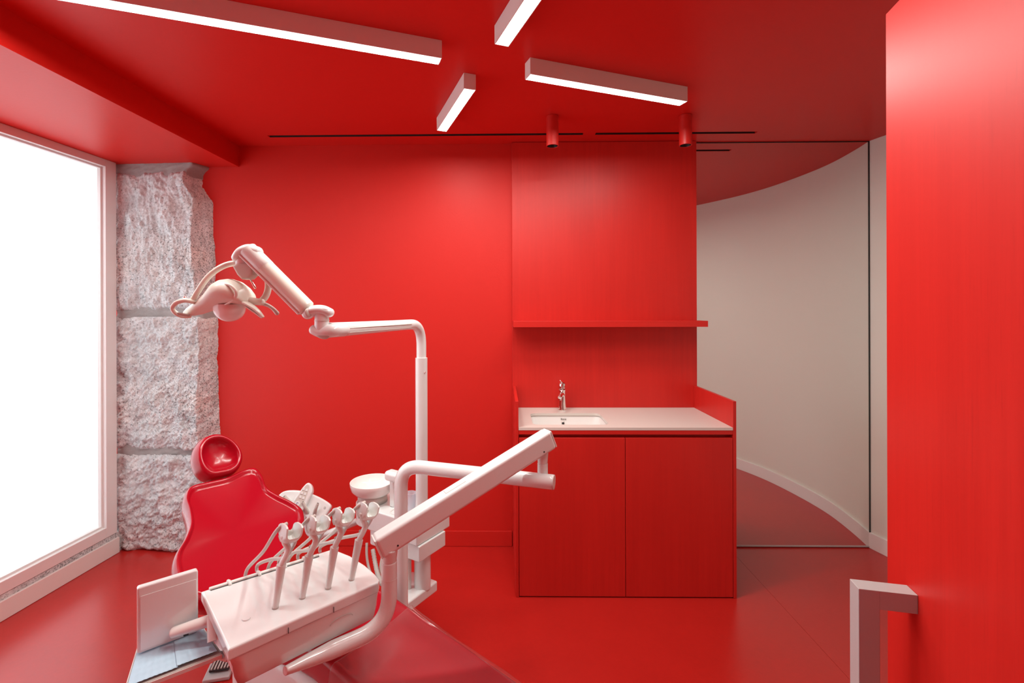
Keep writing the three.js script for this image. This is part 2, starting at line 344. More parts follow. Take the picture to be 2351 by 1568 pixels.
// wall with the doorway the photograph is taken through, and the passage behind it
struct(mesh('wall_front', mergeGeometries([span(-2.75, -0.29, 0, H, -0.2, -0.08), span(-0.29, 0.76, 2.17, H, -0.2, -0.08)]), M.redPaint), 'red wall around the doorway');
struct(mesh('wall_passage', mergeGeometries([span(-1.25, -1.15, 0, H, -0.08, 1.75), span(1.7, 1.8, 0, H, -0.5, 1.75), span(-1.25, 1.8, 0, H, 1.7, 1.78), span(0.70, 1.8, 0, H, -0.1, -0.06)]), M.whiteWall), 'white passage walls behind the doorway');

// open door leaf
const DE = V(0.854, 0, -1.085), DT = V(0.215, 0, -0.977).normalize(), DN = DT.clone().cross(V(0, 1, 0));
const hinge = DE.clone().addScaledVector(DT, -0.88), doorMatrix = basis(DT, V(0, 1, 0), DN, hinge), onDoor = (g) => g.applyMatrix4(doorMatrix);
const grip = atPlane(2095, 1358, DE, DN), gx = grip.clone().sub(hinge).dot(DT), gy = grip.y;
const door = struct(new THREE.Group(), 'open red wood veneer door leaf with a square steel pull handle'); door.name = 'door_1'; scene.add(door);
mesh('leaf', onDoor(metreUV(span(0, 0.88, 0.006, 2.15, 0, 0.042, 0.0015))), M.redWood, door);
const handle = new THREE.Group(); handle.name = 'handle'; handle.userData.label = 'brushed steel square bar handle'; door.add(handle);
mesh('grip_bar', onDoor(span(gx - 0.019, gx + 0.019, gy - 0.72, gy + 0.003, -0.104, -0.066, 0.0012)), M.steel, handle);
mesh('standoff', onDoor(span(gx - 0.0188, gx + 0.0188, gy - 0.035, gy + 0.0028, -0.0665, -0.0002, 0.0008)), M.steel, handle);
mesh('standoff', onDoor(span(gx - 0.0188, gx + 0.0188, gy - 0.719, gy - 0.681, -0.0665, -0.0002, 0.0008)), M.steel, handle);
for (const y of [0.3, 1.1, 1.9]) mesh('hinge', onDoor(cyl(0.008, 0.008, 0.09, -0.01, y, 0.03, 16)), M.steel, door);

// ============================================================ lamps
const ALONG = V(0.937, 0, -0.349).normalize(), ACROSS = V(0.349, 0, 0.937).normalize();
function linearLamp(a, dir, length, label, power = LAMP_RADIANCE) {
  const c = a.clone().addScaledVector(dir, length / 2), LOW = 2.469, h = H - LOW;
  const g = thing('linear_lamp', label, 'lamp', [c.x, H, c.z], Math.atan2(-dir.z, dir.x), power === LAMP_RADIANCE ? 'linear ceiling lamps set as a pinwheel' : undefined);
  const t = 0.003, w = 0.055;
  mesh('housing', mergeGeometries([box(length, t, w, 0, -t / 2 - 0.0005, 0), box(length, h - t, t, 0, -(h + t) / 2, w / 2 - t / 2), box(length, h - t, t, 0, -(h + t) / 2, -w / 2 + t / 2)]), M.whiteTrim, g);
  for (const s of [-1, 1]) mesh('end_cap', box(t, h - t, w - 2 * t, s * (length / 2 - t / 2), -(h + t) / 2, 0), M.whiteTrim, g);
  mesh('diffuser', box(length - 2 * t, 0.004, w - 2 * t, 0, -h + 0.0045, 0), M.diffuser, g);
  const l = new THREE.RectAreaLight(LAMP_COLOR, power, length - 2 * t, w - 2 * t); l.name = 'lamp_glow'; l.rotation.x = -Math.PI / 2; l.position.y = -h + 0.0015; g.add(l);
  return g;
}
linearLamp(V(-1.643, 0, -1.37), ALONG, 1.5, 'longest white linear ceiling lamp, its end pointing at the pinwheel centre from the window side');
linearLamp(V(0.112, 0, -2.026), ALONG, 0.805, 'medium white linear ceiling lamp in front of the red spotlights');
linearLamp(V(-0.324, 0, -2.636), ACROSS, 0.535, 'shortest white linear ceiling lamp, closest to the plain red wall');
linearLamp(V(0.003, 0, -1.783), ACROSS, 1.0, 'white linear ceiling lamp pointing away from the back wall, towards the doorway');
linearLamp(V(0.25, 0, 0.75), ALONG, 0.9, 'unseen white linear lamp added in the passage to light surfaces facing the doorway', 14);  // added lamp behind the camera, lifting the surfaces that face it
for (const [x, z, label] of [[0.278, -2.62, 'red cylinder ceiling spotlight in line with the tap'], [0.996, -2.625, 'red cylinder ceiling spotlight nearer the mirror']]) {
  const s = thing('ceiling_spotlight', label, 'spotlight', [x, H, z], 0, 'red cylinder spotlights above the washbasin');
  mesh('body', new THREE.LatheGeometry([[0.0, -0.0005], [0.032, -0.0005], [0.033, -0.002], [0.033, -0.160], [0.0325, -0.162], [0.029, -0.162], [0.029, -0.12], [0, -0.12]].map(([r, y]) => new THREE.Vector2(r, y)), 40), M.redMetal, s);
  mesh('reflector', new THREE.LatheGeometry([[0.0285, -0.160], [0.027, -0.145], [0.016, -0.122], [0, -0.121]].map(([r, y]) => new THREE.Vector2(r, y)), 32), M.dark, s);
  mesh('lens', cyl(0.012, 0.012, 0.003, 0, -0.1265, 0, 24), M.chrome, s);
}

// ============================================================ washbasin corner
const CF = -2.510, CX0 = 0.070, CX1 = 1.2085, CT = 0.881;
const panel = tag(mesh('back_panel', metreUV(span(0.067, 1.212, 0, H - 0.003, BACK + 0.001, -3.018, 0.0008)), M.redWood), 'tall red wood veneer panel behind the washbasin cabinet', 'wall panel');
tag(mesh('wall_shelf', metreUV(span(CX0, 1.2125, 1.388, 1.423, -3.017, -2.856, 0.001), true), M.redWood), 'thin red wooden shelf fixed across the veneer panel', 'shelf');
const cab = thing('washbasin_cabinet', 'red wood veneer cabinet with two doors under the white worktop', 'cabinet', [0, 0, 0]);
mesh('side_panel', metreUV(span(CX0, CX0 + 0.016, 0.001, 1.017, -3.017, CF, 0.0008)), M.redWood, cab);
mesh('side_panel', metreUV(span(CX1 - 0.016, CX1, 0.001, 1.017, -3.017, CF, 0.0008)), M.redWood, cab);
mesh('top_rail', metreUV(span(CX0 + 0.0165, CX1 - 0.0165, 0.845, 0.866, -2.54, CF - 0.002, 0.0008), true), M.redWood, cab);
mesh('grip_channel', span(CX0 + 0.0165, CX1 - 0.0165, 0.80, 0.844, -2.557, -2.546), M.redMetal, cab);
mesh('carcass_bottom', span(CX0 + 0.0165, CX1 - 0.0165, 0.004, 0.02, -3.0, -2.56), M.redMetal, cab);
mesh('carcass_back', span(CX0 + 0.0165, CX1 - 0.0165, 0.02, 0.6, -3.012, -3.004), M.redMetal, cab);
mesh('door', metreUV(span(CX0 + 0.0185, 0.6365, 0.006, 0.827, -2.532, CF - 0.001, 0.001)), M.redWood, cab);
mesh('door', metreUV(span(0.6395, CX1 - 0.0185, 0.006, 0.827, -2.532, CF - 0.001, 0.001).translate(0, 0, 0)), M.redWood, cab);
const HX0 = 0.165, HX1 = 0.572, HZ0 = -2.855, HZ1 = -2.575;
const holeLoop = roundRect(HX0, HX1, HZ0, HZ1, 0.035, 8);
tag(mesh('worktop', metreUV(flat([[CX0 + 0.0168, -3.0165], [CX1 - 0.0168, -3.0165], [CX1 - 0.0168, CF - 0.001], [CX0 + 0.0168, CF - 0.001]], 0.867, CT, [holeLoop])), M.counter), 'off-white solid worktop with a basin cut into it', 'worktop');
const sink = thing('washbasin', 'white rectangular undermount ceramic basin set in the worktop', 'basin', [(HX0 + HX1) / 2, 0.867, (HZ0 + HZ1) / 2]);
{
  const w = (HX1 - HX0) / 2 + 0.006, d = (HZ1 - HZ0) / 2 + 0.006;
  const rings = [[1.05, -0.0005, 0.05], [1.0, -0.0005, 0.04], [0.985, -0.012, 0.04], [0.93, -0.075, 0.05], [0.88, -0.108, 0.055], [0.72, -0.122, 0.05], [0.1, -0.126, 0.012]];
  const loops = rings.map(([s, y, r]) => [roundRect(-w * s, w * s, -d * s, d * s, Math.min(r, d * s * 0.98), 8), y]);
  mesh('bowl', grid(loops[0][0].length, rings.length - 1, (i, j) => { const [l, y] = loops[j], p = l[i % l.length]; return V(p[0], y, p[1]); }, true), M.whiteCeramic, sink);
  mesh('drain', cyl(0.024, 0.024, 0.004, 0, -0.127, 0, 24), M.chrome, sink);
  const back = mesh('overflow_ring', new THREE.TorusGeometry(0.0095, 0.0025, 10, 24).rotateX(0.13).translate(-0.008, -0.045, -d * 0.957 + 0.0015), M.chrome, sink);
  mesh('overflow_hole', new THREE.CylinderGeometry(0.009, 0.009, 0.002, 20).rotateX(Math.PI / 2 + 0.13).translate(-0.008, -0.045, -d * 0.957 + 0.001), M.dark, sink);
  const font = await new FontLoader().loadAsync('fonts/droid/droid_sans_bold.typeface.json');
  const tg = new TextGeometry('Roca', { font, size: 0.0105, depth: 0.0006, curveSegments: 3 }); tg.computeBoundingBox();
  mesh('maker_print', tg.translate(-(tg.boundingBox.max.x) / 2, 0, 0).rotateX(-0.12).translate(-0.006, -0.026, -d * 0.972 + 0.0018), M.inkGrey, sink);
}
// chrome mixer tap
{
  const p = atHeight(1291, 941, CT), tap = thing('mixer_tap', 'chrome single-lever mixer tap behind the washbasin', 'tap', [p.x, CT, p.z], -0.25);
  mesh('body', new THREE.LatheGeometry([[0, 0.0], [0.026, 0.0], [0.0268, 0.004], [0.0245, 0.008], [0.0225, 0.045], [0.0205, 0.085], [0.0205, 0.112], [0.0225, 0.122], [0.0225, 0.128], [0, 0.128]].map(([r, y]) => new THREE.Vector2(r, y)), 36), M.chrome, tap);
  mesh('spout', sweep([V(0, 0.092, 0.008), V(0, 0.104, 0.04), V(0, 0.104, 0.08), V(0, 0.096, 0.112)], (t) => [0.0165 - 0.004 * t, 0.0125 - 0.003 * t], { seg: 24, round: 0.4 }), M.chrome, tap);
  mesh('aerator', cyl(0.0095, 0.0095, 0.01, 0, 0.079, 0.108, 20), M.chrome, tap);
  mesh('lever_hub', new THREE.LatheGeometry([[0, 0.130], [0.0205, 0.130], [0.0215, 0.135], [0.0205, 0.158], [0.016, 0.168], [0, 0.172]].map(([r, y]) => new THREE.Vector2(r, y)), 32), M.chrome, tap);
  mesh('lever', sweep([V(0, 0.163, 0.0), V(0, 0.172, 0.03), V(-0.004, 0.188, 0.062)], (t) => [0.0075 - 0.003 * t, 0.005 - 0.002 * t], { seg: 16, round: 0.6 }), M.chrome, tap);
}
// mirror beside the cabinet
const MX0 = 1.2135, MX1 = 2.297, mir = thing('wall_mirror', 'floor to ceiling mirror beside the washbasin cabinet', 'mirror', [(MX0 + MX1) / 2, 0, BACK]);
{
  const w = MX1 - MX0;
  mesh('glass', span(-w / 2 + 0.001, w / 2 - 0.0075, 0.012, H - 0.0075, 0.001, 0.006), M.mirror, mir);
  mesh('edge_strip', span(w / 2 - 0.0075, w / 2 + 0.001, 0.001, H - 0.001, 0.001, 0.0075), M.glassEdge, mir);
  mesh('edge_strip', span(-w / 2, w / 2 - 0.0075, H - 0.0075, H - 0.001, 0.001, 0.0065), M.glassEdge, mir);
  mesh('bottom_rail', span(-w / 2, w / 2 - 0.0075, 0.004, 0.012, 0.001, 0.010, 0.0008), M.steel, mir);
}

// ============================================================ dental chair, axes shared by the whole unit
const A = V(0.85, 0, 0.53).normalize(), Wd = V(0.53, 0, -0.85).normalize(), UP = V(0, 1, 0);   // towards the feet; across, away from the camera
const MID = V(-0.497, 0, -1.629);                                                              // on the chair's centre line beside the seat joint
const chairAt = (back, h, across = 0) => MID.clone().addScaledVector(A, -back).addScaledVector(Wd, across).setY(h);
const chair = thing('dental_chair', 'reclined glossy red dental chair with headrest on a white base', 'dental chair', [0, 0, 0]);
// backrest: outline read off on its sloping plane
{
  const B0 = chairAt(0.2, 0.48), B1 = chairAt(0.78, 0.755), vv = B1.clone().sub(B0).normalize(), nn = Wd.clone().cross(vv); if (nn.y < 0) nn.negate();
  const face = B0.clone().addScaledVector(nn, 0.0);
  const px = [[395, 1318], [398, 1284], [417, 1250], [430, 1213], [427, 1178], [420, 1148], [432, 1124], [470, 1113], [520, 1101], [562, 1082], [584, 1079], [600, 1096], [612, 1125], [640, 1144], [672, 1160], [694, 1176], [699, 1200], [684, 1240], [650, 1300], [600, 1350], [500, 1390], [420, 1372]];
  const loop = smoothLoop(px.map(([x, y]) => { const p = atPlane(x, y, face, nn).sub(B0); return [p.dot(Wd), p.dot(vv)]; }), 120);
  const us = loop.map((p) => p[0]), vs = loop.map((p) => p[1]);
  const c = [(Math.min(...us) + Math.max(...us)) / 2, (Math.min(...vs) + Math.max(...vs)) / 2];
  const prof = [[0.02, -0.085], [0.5, -0.085], [0.86, -0.08], [0.93, -0.07], [0.975, -0.05], [0.995, -0.025], [1, -0.008], [0.99, 0.010], [0.965, 0.021], [0.94, 0.0255], [0.915, 0.0235], [0.895, 0.0175], [0.875, 0.0125], [0.855, 0.0115], [0.82, 0.010], [0.7, 0.004], [0.5, -0.002], [0.3, -0.006], [0.1, -0.007], [0.005, -0.007]];
  const m = basis(Wd, vv, nn, B0);
  const flip = Wd.clone().cross(vv).dot(nn) < 0;
  mesh('backrest', pad(loop, c, prof).applyMatrix4(m), M.vinyl, chair);
  mesh('back_shell', pad(loop, c, [[0.003, -0.11], [0.6, -0.108], [0.82, -0.100], [0.88, -0.088], [0.9, -0.08]]).applyMatrix4(m), M.plastic, chair);
  // headrest, tipped a little further up
  const HT = (() => { const t = vv.clone().applyAxisAngle(Wd, 0.1); return t.y > vv.y ? 0.55 : -0.55; })(), hc = chairAt(0.875, 0.852), hv = vv.clone().applyAxisAngle(Wd, HT).normalize(), hn = nn.clone().applyAxisAngle(Wd, HT).normalize();
  const hpx = [[441, 1058], [444, 1032], [458, 1012], [480, 1003], [503, 1004], [527, 1016], [545, 1036], [551, 1058], [544, 1080], [528, 1094], [500, 1102], [472, 1104], [452, 1088]];
  const hl = smoothLoop(hpx.map(([x, y]) => { const p = atPlane(x, y, hc, hn).sub(hc); return [p.dot(Wd), p.dot(hv)]; }), 84);
  const hu = hl.map((p) => p[0]), hvv = hl.map((p) => p[1]), hcc = [(Math.min(...hu) + Math.max(...hu)) / 2, (Math.min(...hvv) + Math.max(...hvv)) / 2];
  const hprof = [[0.01, -0.062], [0.5, -0.06], [0.78, -0.052], [0.9, -0.04], [0.97, -0.022], [1, 0.0], [0.985, 0.02], [0.94, 0.036], [0.87, 0.045], [0.80, 0.047], [0.745, 0.043], [0.70, 0.033], [0.64, 0.021], [0.54, 0.012], [0.4, 0.005], [0.2, 0.001], [0.01, 0]];
  mesh('headrest', pad(hl, hcc, hprof).applyMatrix4(basis(Wd, hv, hn, hc)), M.vinyl, chair);
  const mid = B0.clone().addScaledVector(Wd, c[0]);
  for (const [x0, y0, x1, y1] of [[476, 1096, 480, 1120], [515, 1088, 519, 1110]]) {
    const p = atPlane(x0, y0, hc.clone().addScaledVector(hn, -0.03), hn), q = atPlane(x1, y1, B0.clone().addScaledVector(nn, -0.03), nn);
    mesh('headrest_post', sweep([p, q], [0.009, 0.005], { straight: true, seg: 2, rad: 14 }), M.plastic, chair);
  }
}
// seat and leg rest: one long pad that drops towards the feet
{
  const half = 0.172, T0 = 0.3, T1 = -1.18, yTop = (b) => 0.457 - 0.19 * Math.max(0, -b - 0.02);
  const rows = [], prof = [[-1, -0.085], [-1.02, -0.05], [-1.0, -0.018], [-0.955, -0.003], [-0.9, 0.001], [-0.84, -0.001], [-0.5, -0.006], [0, -0.007], [0.5, -0.006], [0.84, -0.001], [0.9, 0.001], [0.955, -0.003], [1.0, -0.018], [1.02, -0.05], [1, -0.085], [0, -0.09], [-1, -0.085]];
  const n = 60;
  const at = (k, j) => { const t = k / n, b = T0 + (T1 - T0) * t, end = Math.min(1, Math.sqrt(Math.max(0, 1 - Math.pow(Math.max(0, (t - 0.9) / 0.1), 2)))), wide = half * (b > 0.05 ? 1 + 0.25 * Math.min(1, (b - 0.05) / 0.2) : 1); const [s, y] = prof[j]; return chairAt(b, yTop(b) + y, s * wide * (0.35 + 0.65 * end) - 0.008); };
  mesh('seat', grid(prof.length - 1, n, (i, k) => at(k, i)), M.vinyl, chair);
  mesh('seat_frame', sweep([chairAt(0.25, 0.352), chairAt(-0.62, 0.235)], [0.12, 0.016], { straight: true, seg: 4, rad: 24, up: UP }), M.plastic, chair);
  mesh('pedestal', metreUV(new RoundedBoxGeometry(0.56, 0.325, 0.33, 4, 0.03).applyMatrix4(basis(A, UP, Wd.clone().negate(), chairAt(0.14, 0.208, -0.035)))), M.plastic, chair);
  mesh('foot_plate', new RoundedBoxGeometry(0.95, 0.05, 0.34, 4, 0.02).applyMatrix4(basis(A, UP, Wd.clone().negate(), chairAt(0.0, 0.026, -0.03))), M.plastic, chair);
  mesh('side_cover', new RoundedBoxGeometry(0.16, 0.29, 0.30, 4, 0.02).applyMatrix4(basis(A, UP, Wd.clone().negate(), chairAt(-0.222, 0.19, -0.035))), M.plastic, chair);
  // clear protective sheet over the leg rest
  const cover = (b, s, lift = 0.0035) => { let j = 0; const q = prof.slice(1, 14); const f = (s + 1) / 2 * (q.length - 1), a = Math.floor(Math.min(f, q.length - 1.001)), k = f - a; const ps = q[a][0] * (1 - k) + q[a + 1][0] * k, py = q[a][1] * (1 - k) + q[a + 1][1] * k; const t = (b - T0) / (T1 - T0), end = Math.sqrt(Math.max(0, 1 - Math.pow(Math.max(0, (t - 0.9) / 0.1), 2))); return chairAt(b, yTop(b) + py + lift, ps * (half * (0.35 + 0.65 * end) + lift) - 0.008); };
  const film = tag(mesh('leg_rest_cover', grid(60, 60, (i, k) => { const b = -0.105 - 0.92 * (k / 60), s = -1 + 2 * (i / 60), wob = 0.0022 * fbm(s * 3, b * 9, 1.2, 3) + 0.0012 * Math.sin(s * 5 + b * 16); return cover(b, s, 0.0055 + wob + 0.002 * Math.max(0, 1 - k / 3)); }), M.clearFilm), 'clear plastic protective sheet over the red leg rest', 'plastic cover');
  const e = []; for (let i = 0; i <= 60; i++) e.push(cover(-0.105, -1 + 2 * (i / 60), 0.0085));
  mesh('hem', sweep(e, 0.0016, { seg: 80, rad: 8 }), M.clearFilm, film);
}

// ============================================================ delivery console with instrument whips
const TOP = 0.66;
const con = thing('delivery_console', 'white dental instrument console on a jointed arm over the red chair', 'dental console', [0, 0, 0]);
const topPx = [[462, 1358], [524, 1491], [700, 1412], [868, 1337], [871, 1330], [862, 1318], [838, 1297], [805, 1276], [775, 1264], [757, 1262], [600, 1311]];
const topPt = topPx.map(([x, y]) => atHeight(x, y, TOP)), NL = topPt[1], NR = topPt[3], FL = topPt[0];
const CA = NR.clone().sub(NL).setY(0).normalize(), CB = V(CA.z, 0, -CA.x);                     // along the front edge; towards the back edge
if (FL.clone().sub(NL).dot(CB) < 0) CB.negate();
const local = (p) => { const q = p.clone().sub(NL); return [q.dot(CA), q.dot(CB)]; }, fromLocal = (a, b, h) => NL.clone().addScaledVector(CA, a).addScaledVector(CB, b).setY(h);
const outline = topPt.map(local), inset = (k) => { const cx = outline.reduce((s, p) => s + p[0], 0) / outline.length, cy = outline.reduce((s, p) => s + p[1], 0) / outline.length; return outline.map(([x, y]) => [cx + (x - cx) * k, cy + (y - cy) * k]); };
const conM = basis(CA, CB, CA.clone().cross(CB), NL.clone().setY(TOP));                        // local z
const zUp = CA.clone().cross(CB).y > 0 ? 1 : -1;
const slab = (k, h0, h1, bev) => { const g = plate(inset(k), h1 - h0, bev); g.translate(0, 0, zUp > 0 ? h0 - TOP : TOP - h1); return g.applyMatrix4(conM); };
mesh('top_cover', slab(1, TOP - 0.032, TOP, 0.0055), M.lacquer, con);
{ // tapering body
  const rows = [[0.985, TOP - 0.031], [0.965, TOP - 0.05], [0.95, TOP - 0.08], [0.91, TOP - 0.112], [0.80, TOP - 0.120], [0.01, TOP - 0.121]], L = inset(1);
  const loops = rows.map(([k, h]) => [inset(k), h]);
  const dense = (l) => { const o = []; l.forEach((p, i) => { const q = l[(i + 1) % l.length]; for (let s = 0; s < 6; s++) o.push([p[0] + ((q[0] - p[0]) * s) / 6, p[1] + ((q[1] - p[1]) * s) / 6]); }); return o; };
  const D = loops.map(([l, h]) => [dense(l), h]), n = D[0][0].length;
  mesh('console_body', grid(n, D.length - 1, (i, j) => { const [l, h] = D[j]; return fromLocal(l[i % n][0], l[i % n][1], h); }, true), M.lacquer, con);
  // rail along the back edge, with hose clips
  const a0 = local(atHeight(480, 1351, TOP)), a1 = local(atHeight(728, 1274, TOP));
  const rail = (t, off, h) => fromLocal(a0[0] + (a1[0] - a0[0]) * t, a0[1] + (a1[1] - a0[1]) * t + off, h);
  mesh('hose_rail', sweep([rail(0, -0.008, TOP + 0.002), rail(1, -0.008, TOP + 0.002)], [0.006, 0.005], { straight: true, seg: 4, rad: 16, round: 0.5 }), M.plastic, con);
  mesh('rail_gap', sweep([rail(0, -0.0165, TOP + 0.0004), rail(1, -0.0165, TOP + 0.0004)], [0.0016, 0.0008], { straight: true, seg: 4, rad: 8 }), M.dark, con);
  for (const t of [0.16, 0.42, 0.66, 0.86]) mesh('hose_clip', sweep([rail(t, 0.002, TOP + 0.004), rail(t, -0.010, TOP + 0.007), rail(t, -0.020, TOP + 0.002)], 0.005, { seg: 12, rad: 10, round: 0.8 }), M.plastic, con);
  // small push button, parting lines and grip on the front
  const bt = atHeight(565, 1421, TOP);
  mesh('button', new THREE.CylinderGeometry(0.0105, 0.011, 0.004, 28).translate(bt.x, TOP + 0.001, bt.z), M.lacquer, con);
  for (const x of [662, 766]) { const y = 1492 - ((x - 524) * 154) / 344, p = local(atHeight(x, y, TOP)); mesh('parting_line', new THREE.BoxGeometry(0.0012, 0.016, 0.002).applyMatrix4(basis(CA, UP, CB, fromLocal(p[0], p[1] - 0.0004, TOP - 0.02))), M.dark, con); }
  const gq = local(atHeight(797, 1410, 0.6)), gc = [];
  for (let i = 0; i <= 14; i++) { const th = Math.PI - (Math.PI * i) / 14; gc.push(fromLocal(0.30 + 0.035 * Math.cos(th), 0.004, TOP - 0.066 + 0.012 * Math.sin(th))); }
  mesh('grip_outline', sweep(gc, 0.0009, { seg: 40, rad: 6 }), M.greyPlastic, con);
}
// instrument whips: tube, two prongs and a cradle with its hose
const whips = [[632, 1396, 660, 1198, 563, 1312], [694, 1373, 725, 1180, 615, 1298], [753, 1351, 783, 1162, 660, 1284], [807, 1331, 841, 1149, 712, 1268]];
whips.forEach(([bx, by, tx, ty, ex, ey]) => {
  const w = new THREE.Group(); w.name = 'instrument_whip'; con.add(w);
  const b = atHeight(bx, by, TOP), d = -b.z + 0.022, t = atDepth(tx, ty, d);                    // leans back a little
  const ax = t.clone().sub(b), len = ax.length(); ax.normalize();
  const sx = CA.clone().addScaledVector(ax, -CA.dot(ax)).normalize(), sz = sx.clone().cross(ax).normalize(); if (sz.z < 0) sz.negate();  // across; towards the operator
  { const k = sz.clone().applyAxisAngle(ax, 0.1).x > sz.x ? 0.10 : -0.10; sx.applyAxisAngle(ax, k); sz.applyAxisAngle(ax, k); }
  const q = (x, y, z) => b.clone().addScaledVector(sx, x).addScaledVector(ax, y * len).addScaledVector(sz, z);
  mesh('tube', sweep([q(0, 0, 0), q(0, 0.25, 0), q(0, 0.50, 0)], (k) => 0.0083 + 0.0045 * k, { seg: 16, rad: 24 }), M.plastic, w);
  mesh('collar', sweep([q(0, -0.004, 0), q(0, 0.012, 0)], 0.0091, { straight: true, seg: 2, rad: 24 }), M.greyPlastic, w);
  mesh('prong', sweep([q(-0.003, 0.44, 0.002), q(-0.001, 0.52, 0.003), q(0.006, 0.60, 0.005), q(0.011, 0.68, 0.004), q(0.0, 0.76, 0.002), q(-0.006, 0.84, 0)], (k) => [0.0068 + 0.0018 * k, 0.0085 + 0.003 * k], { seg: 36, rad: 16, round: 0.6, up: sz }), M.plastic, w);
  mesh('prong', sweep([q(0.0075, 0.45, -0.004), q(0.013, 0.53, -0.008), q(0.024, 0.61, -0.010), q(0.032, 0.69, -0.008), q(0.032, 0.77, 0.0)], (k) => [0.0045 + 0.001 * k, 0.0075 + 0.003 * k], { seg: 30, rad: 16, round: 0.6, up: sz }), M.plastic, w);
  // cradle: a trough between two high rounded cheeks
  const n = 36, CXo = 0.013, HW = 0.0195, RB = 0.010, FLOOR = 0.762;
  const ush = (k, off, z) => {                       // along the U: cheek, floor, cheek
    const e = Math.abs(2 * k - 1), sg = k < 0.5 ? -1 : 1, top = (sg < 0 ? 0.052 : 0.046) - 0.007 * Math.pow(Math.max(0, z / 0.024), 4) - 0.010 * Math.pow(Math.max(0, -z / 0.024), 3), lip = z > 0 ? 0.014 * (z / 0.024) ** 2 : 0.020 * (z / 0.024) ** 2;
    let x, y;
    if (e < 0.3) { x = sg * (HW - RB) * (e / 0.3); y = lip - off; }
    else if (e < 0.55) { const t = ((e - 0.3) / 0.25) * Math.PI / 2; x = sg * (HW - RB + (RB + off) * Math.sin(t)); y = lip + RB - (RB + off) * Math.cos(t); }
    else { const t = (e - 0.55) / 0.45; x = sg * (HW + off + 0.001 * t); y = lip + RB + t * (top - RB - lip); }
    return q(CXo + x, FLOOR, z).addScaledVector(ax, y);
  };
  const Z0 = -0.024, Z1 = 0.024, OUT = 0.0052;
  const skin = (off) => grid(n, 12, (i, j) => ush(i / n, off, Z0 + ((Z1 - Z0) * j) / 12));
  const rim = (z) => grid(n, 1, (i, j) => ush(i / n, j ? OUT : 0, z)), side = (k) => grid(12, 1, (i, j) => ush(k, j ? OUT : 0, Z0 + ((Z1 - Z0) * i) / 12));
  mesh('cradle', mergeGeometries([skin(OUT), skin(0), rim(Z0), rim(Z1), side(0), side(1)]), M.plastic, w);
  mesh('cradle_back', sweep([q(CXo - 0.02, FLOOR + 0.02, -0.018), q(CXo, FLOOR + 0.06, -0.019), q(CXo + 0.02, FLOOR + 0.02, -0.018)], [0.003, 0.011], { seg: 16, rad: 12, up: ax }), M.greyRubber, w);
  // hose from the back of the cradle to the rail
  const e = atHeight(ex, ey, TOP + 0.004), s = q(-0.012, 0.93, -0.014), m = s.clone().lerp(e, 0.5).add(V(0.004, -0.004, 0));
  mesh('hose', sweep([s.clone().addScaledVector(ax, 0.006).addScaledVector(sx, 0.020), s, m, e.clone().lerp(m, 0.12), e.clone().add(V(0, -0.012, 0))], 0.0052, { seg: 40, rad: 14 }), M.greyRubber, w);
  const e2 = e.clone().addScaledVector(CA, 0.035).add(V(0, 0.002, 0)), s2 = q(0.010, 0.56, -0.010);
  mesh('hose', sweep([q(0.004, 0.60, -0.006), s2, s2.clone().lerp(e2, 0.5).add(V(0, 0.008, 0)), e2, e2.clone().add(V(0, -0.014, 0))], 0.0052, { seg: 36, rad: 14 }), M.greyRubber, w);
});
// screen on a short neck at the window-side end
{
  const p0 = atDepth(315, 1351, 1.30), p1 = atDepth(455, 1309, 1.394), ex = p1.clone().sub(p0).setY(0), w = ex.length(); ex.normalize();
  const h = p0.y - atDepth(318, 1503, 1.30).y, ez = ex.clone().cross(UP), m = basis(ex, UP, ez, p0.clone().add(V(0, -h, 0)));
  const scr = new THREE.Group(); scr.name = 'film_viewer'; con.add(scr);
  mesh('case', plate(roundRect(0, w, 0, h, 0.006), 0.02, 0.004).translate(0, 0, -0.02).applyMatrix4(m), M.lacquer, scr);
  mesh('back_cover', plate(roundRect(0.006, w - 0.005, 0.007, h - 0.024, 0.003), 0.0022, 0.0008).applyMatrix4(m), M.lacquer, scr);
  const n0 = atDepth(398, 1452, 1.335), n1 = atDepth(482, 1424, 1.36);
  mesh('neck', sweep([n0, n1], (t) => [0.017, 0.013 + 0.003 * t], { straight: true, seg: 8, rad: 24, round: 0.7 }), M.plastic, scr);
  mesh('neck_joint', between(atDepth(487, 1412, 1.36), atDepth(489, 1472, 1.33), 0.014), M.plastic, scr);
  const c = atDepth(427, 1457, 1.335); mesh('cable_port', new THREE.BoxGeometry(0.012, 0.004, 0.004).applyMatrix4(basis(ex, UP, ez, c)), M.dark, scr);
}
